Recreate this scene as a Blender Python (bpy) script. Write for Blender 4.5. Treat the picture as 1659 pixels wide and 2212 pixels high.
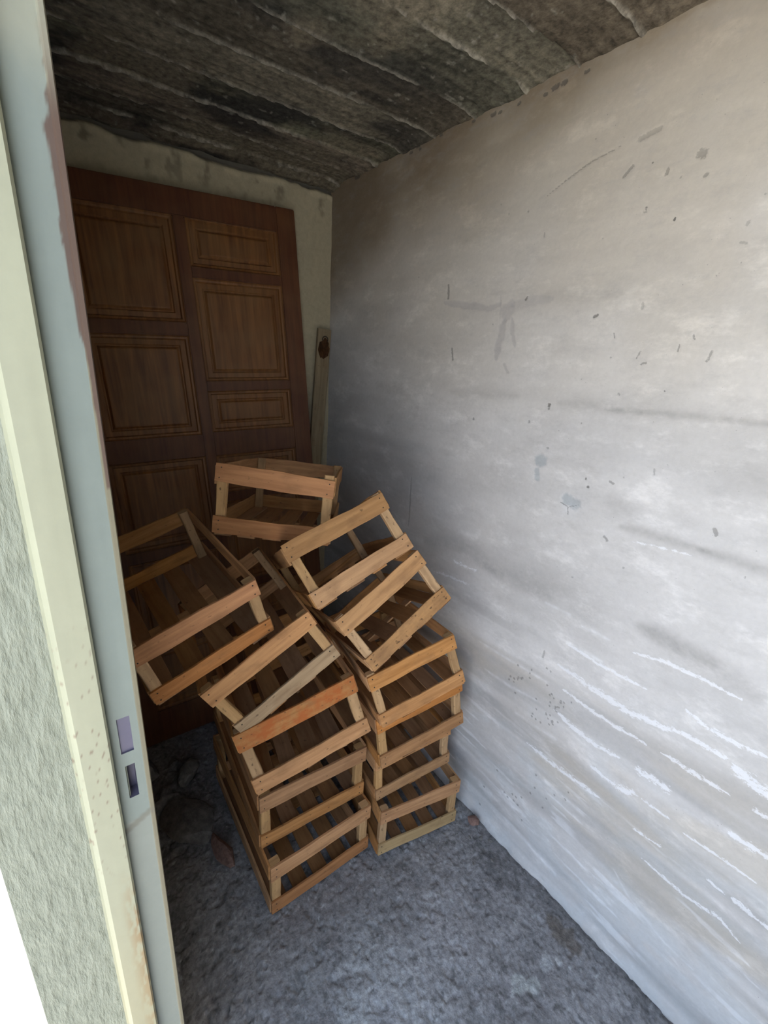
import bpy, bmesh, math, random
import numpy as np
from mathutils import Matrix, Vector

for o in list(bpy.data.objects): bpy.data.objects.remove(o)
SC = bpy.context.scene
COL = SC.collection

# ---------------------------------------------------------------- camera, light, exposure
FPX = 944.366
cam_d = bpy.data.cameras.new('camera')
cam_d.sensor_fit = 'HORIZONTAL'; cam_d.sensor_width = 36.0
cam_d.lens = FPX / 1659 * 36.0
cam_d.clip_start = 0.02
cam = bpy.data.objects.new('camera', cam_d); COL.objects.link(cam)
CR = Matrix(((0.790791, -0.144304, 0.594833), (-0.608775, -0.286369, 0.739855), (0.063577, -0.94719, -0.314307)))
cam.matrix_world = Matrix(((CR[0][0], -CR[0][1], -CR[0][2], 0.0), (CR[1][0], -CR[1][1], -CR[1][2], 0.0),
                           (CR[2][0], -CR[2][1], -CR[2][2], 1.5489), (0, 0, 0, 1)))
SC.camera = cam

world = bpy.data.worlds.new('sky'); SC.world = world
world.use_nodes = True
wn = world.node_tree.nodes; wl = world.node_tree.links
for n in list(wn): wn.remove(n)
wo = wn.new('ShaderNodeOutputWorld'); wb = wn.new('ShaderNodeBackground')
wtc = wn.new('ShaderNodeTexCoord'); wsx = wn.new('ShaderNodeSeparateXYZ'); wr = wn.new('ShaderNodeValToRGB')
wl.new(wtc.outputs['Generated'], wsx.inputs[0]); wl.new(wsx.outputs['Z'], wr.inputs[0])
wr.color_ramp.elements[0].position = 0.0; wr.color_ramp.elements[0].color = (0.76, 0.87, 1.0, 1)
wr.color_ramp.elements[1].position = 0.7; wr.color_ramp.elements[1].color = (0.52, 0.70, 1.0, 1)
wl.new(wr.outputs[0], wb.inputs[0]); wb.inputs[1].default_value = 3.6
wl.new(wb.outputs[0], wo.inputs[0])

sun_d = bpy.data.lights.new('sun', 'SUN'); sun_d.energy = 22.0; sun_d.angle = math.radians(1.0); sun_d.color = (1.0, 0.90, 0.76)
sun = bpy.data.objects.new('sun', sun_d); COL.objects.link(sun)
sun.location = (0.3, -5.0, 8.0)
sun.rotation_euler = Vector((-0.03, 0.5, -0.86)).to_track_quat('-Z', 'Y').to_euler()

SC.view_settings.view_transform = 'Standard'; SC.view_settings.look = 'None'
SC.view_settings.exposure = 0.25; SC.view_settings.gamma = 1.0; SC.view_settings.use_curve_mapping = False

# ---------------------------------------------------------------- dimensions of the room
XR = 1.0814          # right wall
ZC = 2.231           # ceiling
YB0, YAW = 1.815, math.radians(5.0)     # back wall passes (XR, YB0) and falls away to the left
def yback(x): return YB0 + (XR - x) * math.tan(YAW)
YN = -0.62           # near wall
XI, XO = 0.022, -0.095   # inner and outer face of the left wall
DY0, DY1, DZ = -0.50, 0.455, 2.03  # doorway in the left wall

# ---------------------------------------------------------------- helpers
def tag(o, label=None, cat=None, group=None, kind=None):
    if label: o['label'] = label
    if cat: o['category'] = cat
    if group: o['group'] = group
    if kind: o['kind'] = kind
    return o
def empty(name, mat):
    o = bpy.data.objects.new(name, None); COL.objects.link(o); o.empty_display_size = 0.1
    o.matrix_world = mat
    return o
def link(name, me, mat=None, parent=None):
    o = bpy.data.objects.new(name, me); COL.objects.link(o)
    if mat: me.materials.append(mat)
    if parent: o.parent = parent
    return o
def hash01(ix, iy, seed):
    n = (ix.astype(np.int64) * 374761393 + iy.astype(np.int64) * 668265263 + seed * 974634533) & 0xffffffff
    n = ((n ^ (n >> 13)) * 1274126177) & 0xffffffff
    n = (n ^ (n >> 16)) & 0xffff
    return n / 65535.0
def vnoise(u, v, seed):
    iu = np.floor(u); iv = np.floor(v); fu = u - iu; fv = v - iv
    fu = fu * fu * (3 - 2 * fu); fv = fv * fv * (3 - 2 * fv)
    a = hash01(iu, iv, seed); b = hash01(iu + 1, iv, seed); c = hash01(iu, iv + 1, seed); d = hash01(iu + 1, iv + 1, seed)
    return (a * (1 - fu) + b * fu) * (1 - fv) + (c * (1 - fu) + d * fu) * fv
def fbm(u, v, seed, octv=4, gain=0.5):
    r = 0; amp = 1.0; tot = 0
    for k in range(octv):
        r = r + amp * vnoise(u * 2 ** k + 17.3 * k, v * 2 ** k - 9.1 * k, seed + k); tot += amp; amp *= gain
    return r / tot
def sstep(a, b, x):
    t = np.clip((x - a) / (b - a), 0, 1); return t * t * (3 - 2 * t)
def mix(c, col, m): return c * (1 - m[..., None]) + np.array(col) * m[..., None]

def mesh_np(name, verts, quads, cols=None, smooth=True):
    me = bpy.data.meshes.new(name)
    nv, nq = len(verts), len(quads)
    me.vertices.add(nv); me.vertices.foreach_set('co', verts.astype(np.float32).ravel())
    me.loops.add(nq * 4); me.loops.foreach_set('vertex_index', quads.astype(np.int32).ravel())
    me.polygons.add(nq); me.polygons.foreach_set('loop_start', np.arange(0, nq * 4, 4, dtype=np.int32))
    me.polygons.foreach_set('use_smooth', np.full(nq, smooth))
    me.update(calc_edges=True); me.validate()
    if cols is not None:
        at = me.color_attributes.new('Col', 'FLOAT_COLOR', 'POINT')
        c4 = np.ones((nv, 4), np.float32); c4[:, :3] = cols
        at.data.foreach_set('color', c4.ravel())
    return me
def grid_quads(nu, nv, off=0, mask=None):
    i, j = np.meshgrid(np.arange(nu - 1), np.arange(nv - 1), indexing='ij')
    a = (i * nv + j).ravel() + off
    q = np.stack([a, a + nv, a + nv + 1, a + 1], 1)
    return q if mask is None else q[mask.ravel()]
def slab(Pg, back, color):
    """a relief sheet Pg (nu,nv,3) closed by a flat back at offset `back`"""
    nu, nv = Pg.shape[:2]
    ring = [(i, 0) for i in range(nu)] + [(nu - 1, j) for j in range(1, nv)] + [(i, nv - 1) for i in range(nu - 2, -1, -1)] + [(0, j) for j in range(nv - 2, 0, -1)]
    V = Pg.reshape(-1, 3); q = [grid_quads(nu, nv)]
    ri = np.array([i * nv + j for i, j in ring]); n0 = len(V)
    Rv = V[ri] + np.array(back)
    k = np.arange(len(ri)); k2 = (k + 1) % len(ri)
    q.append(np.stack([ri[k], n0 + k, n0 + k2, ri[k2]], 1))
    c = n0 + np.array([0, nu - 1, nu - 1 + nv - 1, 2 * (nu - 1) + nv - 1])
    q.append(c[None, ::-1])
    C = np.concatenate([color.reshape(-1, 3), color.reshape(-1, 3)[ri]])
    return np.concatenate([V, Rv]), np.concatenate(q), C

def nodes_of(name):
    m = bpy.data.materials.new(name); m.use_nodes = True
    nt = m.node_tree; b = nt.nodes['Principled BSDF']
    return m, nt, b
def sheet_material(name, rough=0.9, fine=120.0, amt=0.12, bump=0.35, bscale=160.0, spec=0.25):
    m, nt, b = nodes_of(name); N = nt.nodes.new; L = nt.links.new
    at = N('ShaderNodeAttribute'); at.attribute_name = 'Col'
    tc = N('ShaderNodeTexCoord')
    n1 = N('ShaderNodeTexNoise'); n1.inputs['Scale'].default_value = fine; n1.inputs['Detail'].default_value = 8; n1.inputs['Roughness'].default_value = 0.68
    L(tc.outputs['Object'], n1.inputs['Vector'])
    mr = N('ShaderNodeMapRange'); mr.inputs['To Min'].default_value = 1 - amt; mr.inputs['To Max'].default_value = 1 + amt
    mr.inputs['From Min'].default_value = 0.25; mr.inputs['From Max'].default_value = 0.75
    L(n1.outputs['Fac'], mr.inputs['Value'])
    mx = N('ShaderNodeVectorMath'); mx.operation = 'SCALE'
    L(at.outputs['Color'], mx.inputs[0]); L(mr.outputs[0], mx.inputs['Scale'])
    L(mx.outputs[0], b.inputs['Base Color'])
    n2 = N('ShaderNodeTexNoise'); n2.inputs['Scale'].default_value = bscale; n2.inputs['Detail'].default_value = 6
    L(tc.outputs['Object'], n2.inputs['Vector'])
    bp = N('ShaderNodeBump'); bp.inputs['Strength'].default_value = bump; bp.inputs['Distance'].default_value = 0.004
    L(n2.outputs['Fac'], bp.inputs['Height']); L(bp.outputs[0], b.inputs['Normal'])
    b.inputs['Roughness'].default_value = rough; b.inputs['Specular IOR Level'].default_value = spec
    return m

def limewash(name):
    m = sheet_material(name, 0.92, 90, 0.06, 0.10, 110)
    nt = m.node_tree; b = nt.nodes['Principled BSDF']; N = nt.nodes.new; L = nt.links.new
    src = b.inputs['Base Color'].links[0].from_socket
    at = N('ShaderNodeAttribute'); at.attribute_name = 'Msk'; sp = N('ShaderNodeSeparateColor'); L(at.outputs['Color'], sp.inputs[0])
    tc = N('ShaderNodeTexCoord')
    def noise(scale, det, rough, stretch=(1, 1, 1)):
        mp = N('ShaderNodeMapping'); mp.inputs['Scale'].default_value = stretch; L(tc.outputs['Object'], mp.inputs['Vector'])
        n = N('ShaderNodeTexNoise'); n.inputs['Scale'].default_value = scale; n.inputs['Detail'].default_value = det; n.inputs['Roughness'].default_value = rough
        L(mp.outputs[0], n.inputs['Vector']); return n.outputs['Fac']
    def math_(op, a, bb):
        n = N('ShaderNodeMath'); n.operation = op
        for i, v in enumerate((a, bb)):
            if isinstance(v, (int, float)): n.inputs[i].default_value = v
            else: L(v, n.inputs[i])
        return n.outputs[0]
    def smooth(v, lo, hi, top):
        q = N('ShaderNodeMapRange'); q.interpolation_type = 'SMOOTHSTEP'; q.inputs['From Min'].default_value = lo; q.inputs['From Max'].default_value = hi; q.inputs['To Max'].default_value = top
        L(v, q.inputs['Value']); return q.outputs[0]
    def blend(col, fac, c):
        mx = N('ShaderNodeMix'); mx.data_type = 'RGBA'; L(fac, mx.inputs['Factor']); L(col, mx.inputs['A']); mx.inputs['B'].default_value = (*c, 1); return mx.outputs['Result']
    # fine grey mottling of the old limewash
    mo = smooth(noise(16, 9, 0.72, (1, 1, 2.2)), 0.48, 0.74, 0.30); col = blend(src, mo, (0.36, 0.345, 0.335))
    mo2 = smooth(noise(9, 8, 0.7, (1, 1, 2.0)), 0.50, 0.72, 0.22); sc_ = N('ShaderNodeVectorMath'); sc_.operation = 'SCALE'; L(col, sc_.inputs[0]); L(math_('ADD', mo2, 1.0), sc_.inputs['Scale']); col = sc_.outputs[0]
    w1 = math_('MULTIPLY', math_('SUBTRACT', noise(120, 9, 0.78, (1, 0.6, 1.2)), 0.5), 2.4)
    fw = smooth(math_('ADD', sp.outputs[0], w1), 0.48, 0.62, 0.66); col = blend(col, fw, (0.80, 0.80, 0.83))
    d1 = math_('MULTIPLY', math_('SUBTRACT', noise(190, 6, 0.7), 0.5), 0.9)
    fd = math_('MULTIPLY', smooth(math_('ADD', sp.outputs[1], d1), 0.46, 0.62, 1.0), sp.outputs[2]); col = blend(col, fd, (0.10, 0.093, 0.085))
    sk = smooth(noise(210, 3, 0.5), 0.735, 0.77, 0.6); col = blend(col, sk, (0.14, 0.13, 0.12))
    L(col, b.inputs['Base Color'])
    return m
M_plaster = limewash('limewashed_plaster')
M_cream = sheet_material('stained_plaster', 0.92, 60, 0.12, 0.3, 110)
M_ceil = sheet_material('board_marked_concrete', 0.95, 55, 0.75, 0.9, 70)
M_floor = sheet_material('worn_concrete', 0.8, 85, 0.5, 0.8, 110, 0.35)
M_jamb = sheet_material('painted_steel', 0.45, 40, 0.04, 0.05, 90, 0.4)
M_ground = sheet_material('sunlit_concrete', 0.9, 60, 0.1, 0.5, 60)

# ---------------------------------------------------------------- right wall
FEAT = [('d',0.6,0,0.0033,[(1.0964,1.8042),(1.092,1.7676)]),('d',0.55,0,0.0027,[(1.056,1.6187),(1.0471,1.5844)]),('d',0.7,0,0.0026,[(0.8004,1.7443),(0.796,1.7499)]),('d',0.45,0,0.0021,[(0.9001,1.6857)]),('e',0.5,0,0.0096,[(1.1079,1.755),(0.9656,1.738),(0.9282,1.7273),(0.8865,1.738)]),('e',0.5,0,0.0218,[(0.8452,1.7389),(0.8547,1.7173),(0.8602,1.6968)]),('e',0.55,0,0.0128,[(0.8602,1.6968),(0.8654,1.6617),(0.8711,1.6222),(0.8721,1.5929)]),('e',0.5,0,0.0067,[(0.8355,1.6993),(0.826,1.6611),(0.8126,1.6262)]),('e',0.4,0,0.0129,[(0.8442,1.7338),(0.7845,1.7384),(0.7211,1.7406)]),('e',0.4,0,0.0028,[(0.8849,1.7551),(0.8775,1.7044)]),('e',0.5,0,0.0041,[(0.8407,1.5791),(0.8247,1.556)]),('d',0.4,0,0.0032,[(0.8332,1.9547)]),('d',0.3,0,0.0026,[(0.8956,1.9604)]),('d',0.3,0,0.0027,[(0.9276,1.9884)]),('d',0.4,0,0.0017,[(0.774,1.8863),(0.7742,1.8967)]),('d',0.2,1,0.0115,[(1.4393,1.4834),(1.2973,1.4786)]),('d',0.55,0,0.0038,[(0.9291,1.4124)]),('d',0.45,0,0.0036,[(0.7282,1.4305)]),('d',0.15,1,0.0159,[(1.5726,1.7471),(1.3837,1.7518)]),('d',0.35,0,0.0026,[(1.2412,1.8412)]),('d',0.2,1,0.0091,[(1.0365,1.4852),(0.9229,1.4883),(0.7763,1.4951)]),('d',0.45,0,0.0018,[(0.7864,1.9769),(0.7433,1.998),(0.6814,2.0225),(0.6144,2.0344)]),('d',0.3,0,0.0045,[(0.5757,2.0353),(0.5383,2.0426)]),('d',0.45,0,0.0027,[(0.5946,1.9736),(0.5787,1.9903)]),('d',0.65,0,0.002,[(0.5384,1.9848)]),('d',0.5,0,0.0032,[(0.5048,1.957),(0.5037,1.9647)]),('d',0.4,0,0.0016,[(0.4769,1.9435),(0.474,1.9462)]),('d',0.42,0,0.0068,[(0.4493,1.9772),(0.4443,1.9752)]),('d',0.4,0,0.0029,[(0.4321,1.9363),(0.4286,1.9397)]),('d',0.65,0,0.0016,[(0.4737,2.0757)]),('d',0.4,0,0.0015,[(0.4437,2.0602)]),('d',0.5,0,0.0015,[(0.4359,1.9004)]),('d',0.65,0,0.0021,[(0.5308,1.9037)]),('d',0.4,0,0.0018,[(0.5344,1.8959),(0.5276,1.8958)]),('d',0.9,0,0.002,[(0.469,1.8694),(0.4681,1.8727)]),('d',0.5,0,0.0011,[(0.5478,1.8947)]),('d',0.5,0,0.0011,[(0.5422,1.8768)]),('d',0.55,0,0.0012,[(0.4229,1.7463)]),('d',0.5,0,0.0014,[(0.3648,1.7174)]),('d',0.4,0,0.0017,[(0.3315,1.7766)]),('d',0.4,0,0.0009,[(0.3685,1.7556),(0.3575,1.7706)]),('d',0.3,0,0.0025,[(0.3399,1.8387),(0.3382,1.8438)]),('d',0.7,0,0.0031,[(0.5969,1.6933),(0.5902,1.6968)]),('d',0.65,0,0.0015,[(0.3021,1.6833)]),('d',0.35,0,0.0025,[(0.4913,1.7061),(0.4922,1.7168)]),('d',0.5,0,0.0013,[(0.5422,1.6564),(0.5383,1.6462)]),('d',0.5,0,0.0014,[(0.5933,1.6473)]),('d',0.5,0,0.0017,[(0.378,1.6501),(0.3742,1.6424)]),('d',0.5,0,0.0018,[(0.3994,1.619),(0.3991,1.6308)]),('d',0.5,0,0.0017,[(0.4801,1.6023),(0.4737,1.618)]),('d',0.4,0,0.0021,[(0.5374,1.6038)]),('d',0.5,0,0.0023,[(0.466,1.5914),(0.4568,1.5945)]),('d',0.45,0,0.0022,[(0.3418,1.6008),(0.3374,1.6198)]),('d',0.3,0,0.0019,[(0.3427,1.8111),(0.3318,1.8084)]),('d',0.13,1,0.0164,[(0.4822,1.8122),(0.4423,1.8045)]),('d',0.2,1,0.0112,[(0.7401,1.7493),(0.6299,1.7442),(0.5464,1.7408)]),('d',0.35,0,0.002,[(0.3245,1.8836)]),('d',0.3,0,0.0017,[(0.4239,2.0298)]),('d',0.35,0,0.0017,[(0.6783,2.0657)]),('d',0.35,0,0.0018,[(0.615,1.8598)]),('d',0.35,0,0.0018,[(0.7461,2.0849)]),('b',0.65,0,0.0172,[(0.6697,1.329)]),('b',0.6,0,0.0072,[(0.6772,1.3027),(0.672,1.2808)]),('d',0.3,1,0.0228,[(1.0776,0.9433),(0.8828,0.9749),(0.7392,0.9568),(0.5726,0.9565)]),('d',0.3,0,0.0032,[(1.1932,1.163),(1.1884,1.0639),(1.188,0.9654)]),('d',0.4,0,0.0026,[(0.5487,0.7854),(0.5505,0.7608)]),('d',0.3,1,0.0074,[(0.8209,0.9556),(0.7385,0.9524)]),('d',0.4,0,0.0027,[(0.6569,1.3685)]),('d',0.45,0,0.0032,[(0.7283,1.4291)]),('w',0.3,0,0.0054,[(0.9302,0.9209),(0.8386,0.9237)]),('w',0.25,0,0.0057,[(1.0064,0.8468),(0.8643,0.8621)]),('w',0.2,1,0.0093,[(0.8509,1.2856)]),('w',0.25,1,0.0096,[(1.1826,0.9223),(1.1059,0.9331)]),('d',0.8,0,0.0041,[(0.6753,1.4813)]),('d',0.6,0,0.003,[(0.6753,1.4715)]),('d',0.5,0,0.0019,[(0.5768,1.4459)]),('d',0.8,0,0.002,[(0.4061,1.5383)]),('d',0.4,0,0.003,[(0.5006,1.5227)]),('d',0.5,0,0.0018,[(0.6344,1.4178)]),('d',0.5,0,0.002,[(0.5998,1.5514)]),('d',0.4,0,0.0016,[(0.586,1.5443)]),('d',0.75,0,0.0028,[(0.5348,1.3115)]),('d',0.75,0,0.0031,[(0.5253,1.2927)]),('d',0.5,0,0.0022,[(0.4454,1.336)]),('d',0.5,0,0.0026,[(0.4746,1.319),(0.4658,1.3162)]),('w',0.4,1,0.0311,[(0.5607,1.2341)]),('b',0.65,0,0.0138,[(0.5728,1.2456),(0.5472,1.2417)]),('d',0.5,0,0.0015,[(0.5963,1.2353),(0.5651,1.2273),(0.5377,1.2408)]),('d',0.5,0,0.0015,[(0.5665,1.225),(0.5627,1.2073)]),('d',0.5,0,0.003,[(0.4583,1.1806),(0.4497,1.1729)]),('d',0.5,0,0.0031,[(0.2455,1.2722),(0.2391,1.261)]),('d',0.4,0,0.0026,[(0.396,1.1196)]),('d',0.4,0,0.002,[(0.1719,1.193)]),('d',0.35,0,0.0017,[(0.3858,1.3701),(0.3826,1.3569)]),('d',0.3,0,0.0022,[(0.3616,1.3845)]),('d',0.35,0,0.0027,[(0.5156,1.0414)]),('d',0.4,0,0.0027,[(0.6543,1.3691)]),('d',0.4,0,0.0017,[(0.4117,1.4711)]),('d',0.4,0,0.0017,[(0.2667,1.452)]),('d',0.2,1,0.0076,[(0.6472,1.4883),(0.5569,1.4909),(0.4881,1.4889)]),('d',0.38,1,0.0052,[(0.5222,1.4851),(0.3904,1.4906),(0.2809,1.4937),(0.2074,1.4932)]),('d',0.38,1,0.0073,[(0.4254,1.2185),(0.3673,1.2211),(0.3106,1.2215),(0.2456,1.2205)]),('d',0.42,1,0.0074,[(0.2584,1.2218),(0.1983,1.2208),(0.1226,1.2176)]),('d',0.25,1,0.0333,[(0.586,0.9933),(0.47,0.9819)]),('d',0.25,1,0.0132,[(0.3276,0.9907),(0.2388,0.9871),(0.1617,0.9898)]),('d',0.2,1,0.0127,[(0.4585,1.2774),(0.4065,1.2586)]),('w',0.35,1,0.0051,[(0.4597,0.9172),(0.4264,0.9194),(0.3866,0.9179)]),('w',0.4,1,0.0057,[(0.493,0.8509),(0.4331,0.8481),(0.3889,0.8497)]),('w',0.35,1,0.0032,[(0.5739,0.9341),(0.4986,0.9341)]),('w',0.3,0,0.0026,[(0.3909,1.1924),(0.3055,1.2007),(0.2663,1.203)]),('w',0.75,0,0.0045,[(0.4919,0.8459),(0.3897,0.8385),(0.2755,0.8431)]),('w',0.75,0,0.0044,[(0.3279,0.917),(0.2567,0.9356),(0.1644,0.9374),(0.1075,0.9352)]),('w',0.75,0,0.0049,[(0.1919,0.8462),(0.1374,0.8324),(0.0873,0.8343),(0.0398,0.8419)]),('w',0.75,0,0.0082,[(0.4984,0.7676),(0.3979,0.7616),(0.2994,0.7575),(0.2247,0.7714),(0.1701,0.7893)]),('w',0.75,0,0.0052,[(0.1806,0.7858),(0.1012,0.786)]),('w',0.75,0,0.0051,[(0.4729,0.7019),(0.3827,0.6929),(0.3179,0.6951),(0.2412,0.7001)]),('w',0.75,0,0.0071,[(0.4803,0.6238),(0.4182,0.6065),(0.3523,0.6033),(0.2896,0.6145)]),('w',0.75,0,0.0066,[(0.5411,0.4462),(0.4551,0.4422),(0.3729,0.4489),(0.3079,0.4518)]),('w',0.75,0,0.0053,[(0.2086,0.7056),(0.1414,0.7052),(0.0709,0.7088)]),('w',0.75,0,0.0087,[(0.2393,0.6178),(0.1752,0.6198)]),('w',0.75,0,0.01,[(0.0747,0.7741),(0.0056,0.7607)]),('w',0.75,0,0.0058,[(0.3465,0.5295),(0.2847,0.5293)]),('w',0.75,0,0.0075,[(0.269,0.5252),(0.2359,0.5459)]),('w',0.75,0,0.0044,[(0.1768,0.3741),(0.0767,0.3702),(0.0048,0.3879),(-0.0385,0.3701)]),('w',0.75,0,0.0036,[(0.1181,0.5359),(0.0454,0.5443),(-0.0211,0.5476)]),('w',0.75,0,0.0077,[(0.0408,0.6197),(-0.0316,0.6236)]),('w',0.75,0,0.0031,[(0.2113,0.4415),(0.1511,0.4525)]),('w',0.75,0,0.0033,[(0.0463,0.4636),(0.0165,0.4603)]),('w',0.75,0,0.0049,[(-0.0036,0.4635),(-0.0759,0.4604)]),('w',0.75,0,0.0053,[(0.0227,0.7113),(-0.0085,0.7088)]),('w',0.75,0,0.0037,[(0.2128,0.5443),(0.1529,0.5459)]),('w',0.4,1,0.0047,[(0.779,0.682),(0.6571,0.6851),(0.5248,0.6915)]),('w',0.4,1,0.0054,[(0.7396,0.5952),(0.6405,0.5965),(0.5406,0.6123)]),('w',0.4,1,0.0057,[(0.5972,0.5191),(0.4608,0.5298)]),('w',0.4,1,0.0067,[(0.4583,0.3649),(0.3362,0.3579)]),('w',0.4,1,0.004,[(0.2252,0.2698),(0.175,0.2259),(0.0742,0.1905),(0.0115,0.1908)]),('w',0.4,1,0.0053,[(-0.0348,0.3044),(-0.0519,0.3061)]),('w',0.4,1,0.007,[(0.562,0.0935),(0.3657,0.0715)]),('t',0.3,1,0.034,[(0.2957,0.5771),(0.1996,0.5265),(0.1121,0.5119),(0.0182,0.5071)]),('t',0.2,1,0.0466,[(0.591,0.5239),(0.3986,0.5153)]),('d',0.3,1,0.0193,[(0.3107,0.9901),(0.1931,0.9813),(0.0899,0.9622)]),('d',0.5,0,0.0031,[(0.5766,0.6989)]),('d',0.5,0,0.0032,[(0.6004,0.6542)]),('d',0.5,0,0.0033,[(0.6155,0.6387)]),('d',0.5,0,0.0034,[(0.6451,0.6185)]),('d',0.5,0,0.0033,[(0.6142,0.5866)]),('d',0.5,0,0.0032,[(0.6034,0.649)]),('d',0.5,0,0.0033,[(0.6134,0.6467)]),('d',0.5,0,0.0033,[(0.6271,0.6333)]),('d',0.5,0,0.0029,[(0.4697,0.6564)]),('d',0.5,0,0.0029,[(0.4599,0.663)]),('d',0.5,0,0.0029,[(0.473,0.6205)]),('d',0.5,0,0.0029,[(0.4693,0.6616)]),('d',0.5,0,0.0029,[(0.4807,0.6335)]),('d',0.5,0,0.0028,[(0.4408,0.6787)]),('d',0.5,0,0.003,[(0.4804,0.6251)]),('d',0.5,0,0.003,[(0.4983,0.6359)]),('d',0.5,0,0.0029,[(0.4588,0.6495)]),('d',0.5,0,0.0029,[(0.4746,0.6358)]),('d',0.5,0,0.0031,[(0.5365,0.5815)]),('d',0.5,0,0.003,[(0.5045,0.6572)]),('d',0.5,0,0.0029,[(0.4707,0.6382)]),('d',0.5,0,0.0029,[(0.4916,0.6556)]),('d',0.5,0,0.003,[(0.495,0.5792)]),('d',0.5,0,0.0029,[(0.4634,0.5892)]),('d',0.5,0,0.003,[(0.4875,0.5626)]),('d',0.5,0,0.003,[(0.503,0.5898)]),('d',0.5,0,0.003,[(0.481,0.5781)]),('d',0.5,0,0.0031,[(0.5027,0.5872)]),('d',0.5,0,0.003,[(0.499,0.623)]),('d',0.5,0,0.003,[(0.4791,0.5814)]),('d',0.5,0,0.0032,[(0.5314,0.548)]),('d',0.5,0,0.0031,[(0.5139,0.5482)]),('d',0.5,0,0.0032,[(0.5437,0.5577)]),('d',0.5,0,0.003,[(0.4764,0.5708)]),('d',0.5,0,0.0032,[(0.5452,0.5482)]),('d',0.5,0,0.003,[(0.4905,0.5935)]),('d',0.5,0,0.0029,[(0.5189,0.7317)]),('d',0.5,0,0.0031,[(0.5799,0.6847)]),('d',0.5,0,0.003,[(0.5191,0.6831)]),('d',0.5,0,0.0033,[(0.6241,0.6843)]),('d',0.5,0,0.003,[(0.5,0.6644)]),('d',0.5,0,0.0031,[(0.5428,0.6164)]),('d',0.5,0,0.0032,[(0.5771,0.669)]),('d',0.5,0,0.0034,[(0.6414,0.6321)]),('d',0.5,0,0.003,[(0.5315,0.7343)]),('d',0.5,0,0.0033,[(0.6263,0.6211)]),('d',0.5,0,0.0035,[(0.5208,0.2339)]),('d',0.5,0,0.0038,[(0.6244,0.2511)]),('d',0.5,0,0.0036,[(0.528,0.1932)]),('d',0.5,0,0.0034,[(0.4956,0.2781)]),('d',0.5,0,0.0036,[(0.5531,0.2153)]),('d',0.5,0,0.0036,[(0.5446,0.1966)]),('d',0.5,0,0.0037,[(0.5819,0.1943)]),('d',0.5,0,0.0036,[(0.5394,0.2163)]),('d',0.5,0,0.0035,[(0.5043,0.1484)]),('d',0.5,0,0.0033,[(0.4477,0.2643)]),('d',0.5,0,0.004,[(0.6629,0.1383)]),('d',0.5,0,0.0037,[(0.5677,0.1876)]),('d',0.5,0,0.0041,[(0.666,0.0491)]),('d',0.5,0,0.0033,[(0.4921,0.3563)]),('d',0.5,0,0.0033,[(0.486,0.3094)]),('d',0.5,0,0.0032,[(0.4444,0.3048)]),('d',0.5,0,0.003,[(0.3876,0.3899)]),('d',0.5,0,0.0031,[(0.4242,0.3414)]),('d',0.5,0,0.003,[(0.391,0.3574)]),('d',0.7,0,0.0035,[(0.7317,2.2036),(0.7252,2.2037)]),('d',0.7,0,0.0044,[(0.7884,2.2028),(0.7802,2.2029)]),('d',0.7,0,0.0051,[(0.8125,2.2025),(0.8027,2.2026)]),('d',0.7,0,0.0033,[(0.8365,2.1973),(0.8301,2.1974)]),('d',0.7,0,0.0029,[(0.9144,2.2046),(0.9088,2.2047)]),('d',0.7,0,0.0046,[(0.9986,2.209),(0.9893,2.209)]),('d',0.7,0,0.0034,[(0.975,2.2065),(0.9681,2.2066)]),('d',0.7,0,0.0025,[(0.9119,2.2066),(0.907,2.2067)]),('d',0.7,0,0.0033,[(1.0688,2.2162),(1.062,2.2162)]),('d',0.7,0,0.005,[(1.3041,2.2242),(1.2931,2.2242)]),('d',0.7,0,0.0041,[(1.3369,2.2146),(1.3277,2.2146)]),('d',0.7,0,0.003,[(1.2915,2.2122),(1.2849,2.2123)]),('d',0.7,0,0.0077,[(1.6457,2.2216),(1.6272,2.2216)]),('d',0.7,0,0.0032,[(1.1986,2.2217),(1.1917,2.2217)])]
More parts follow.
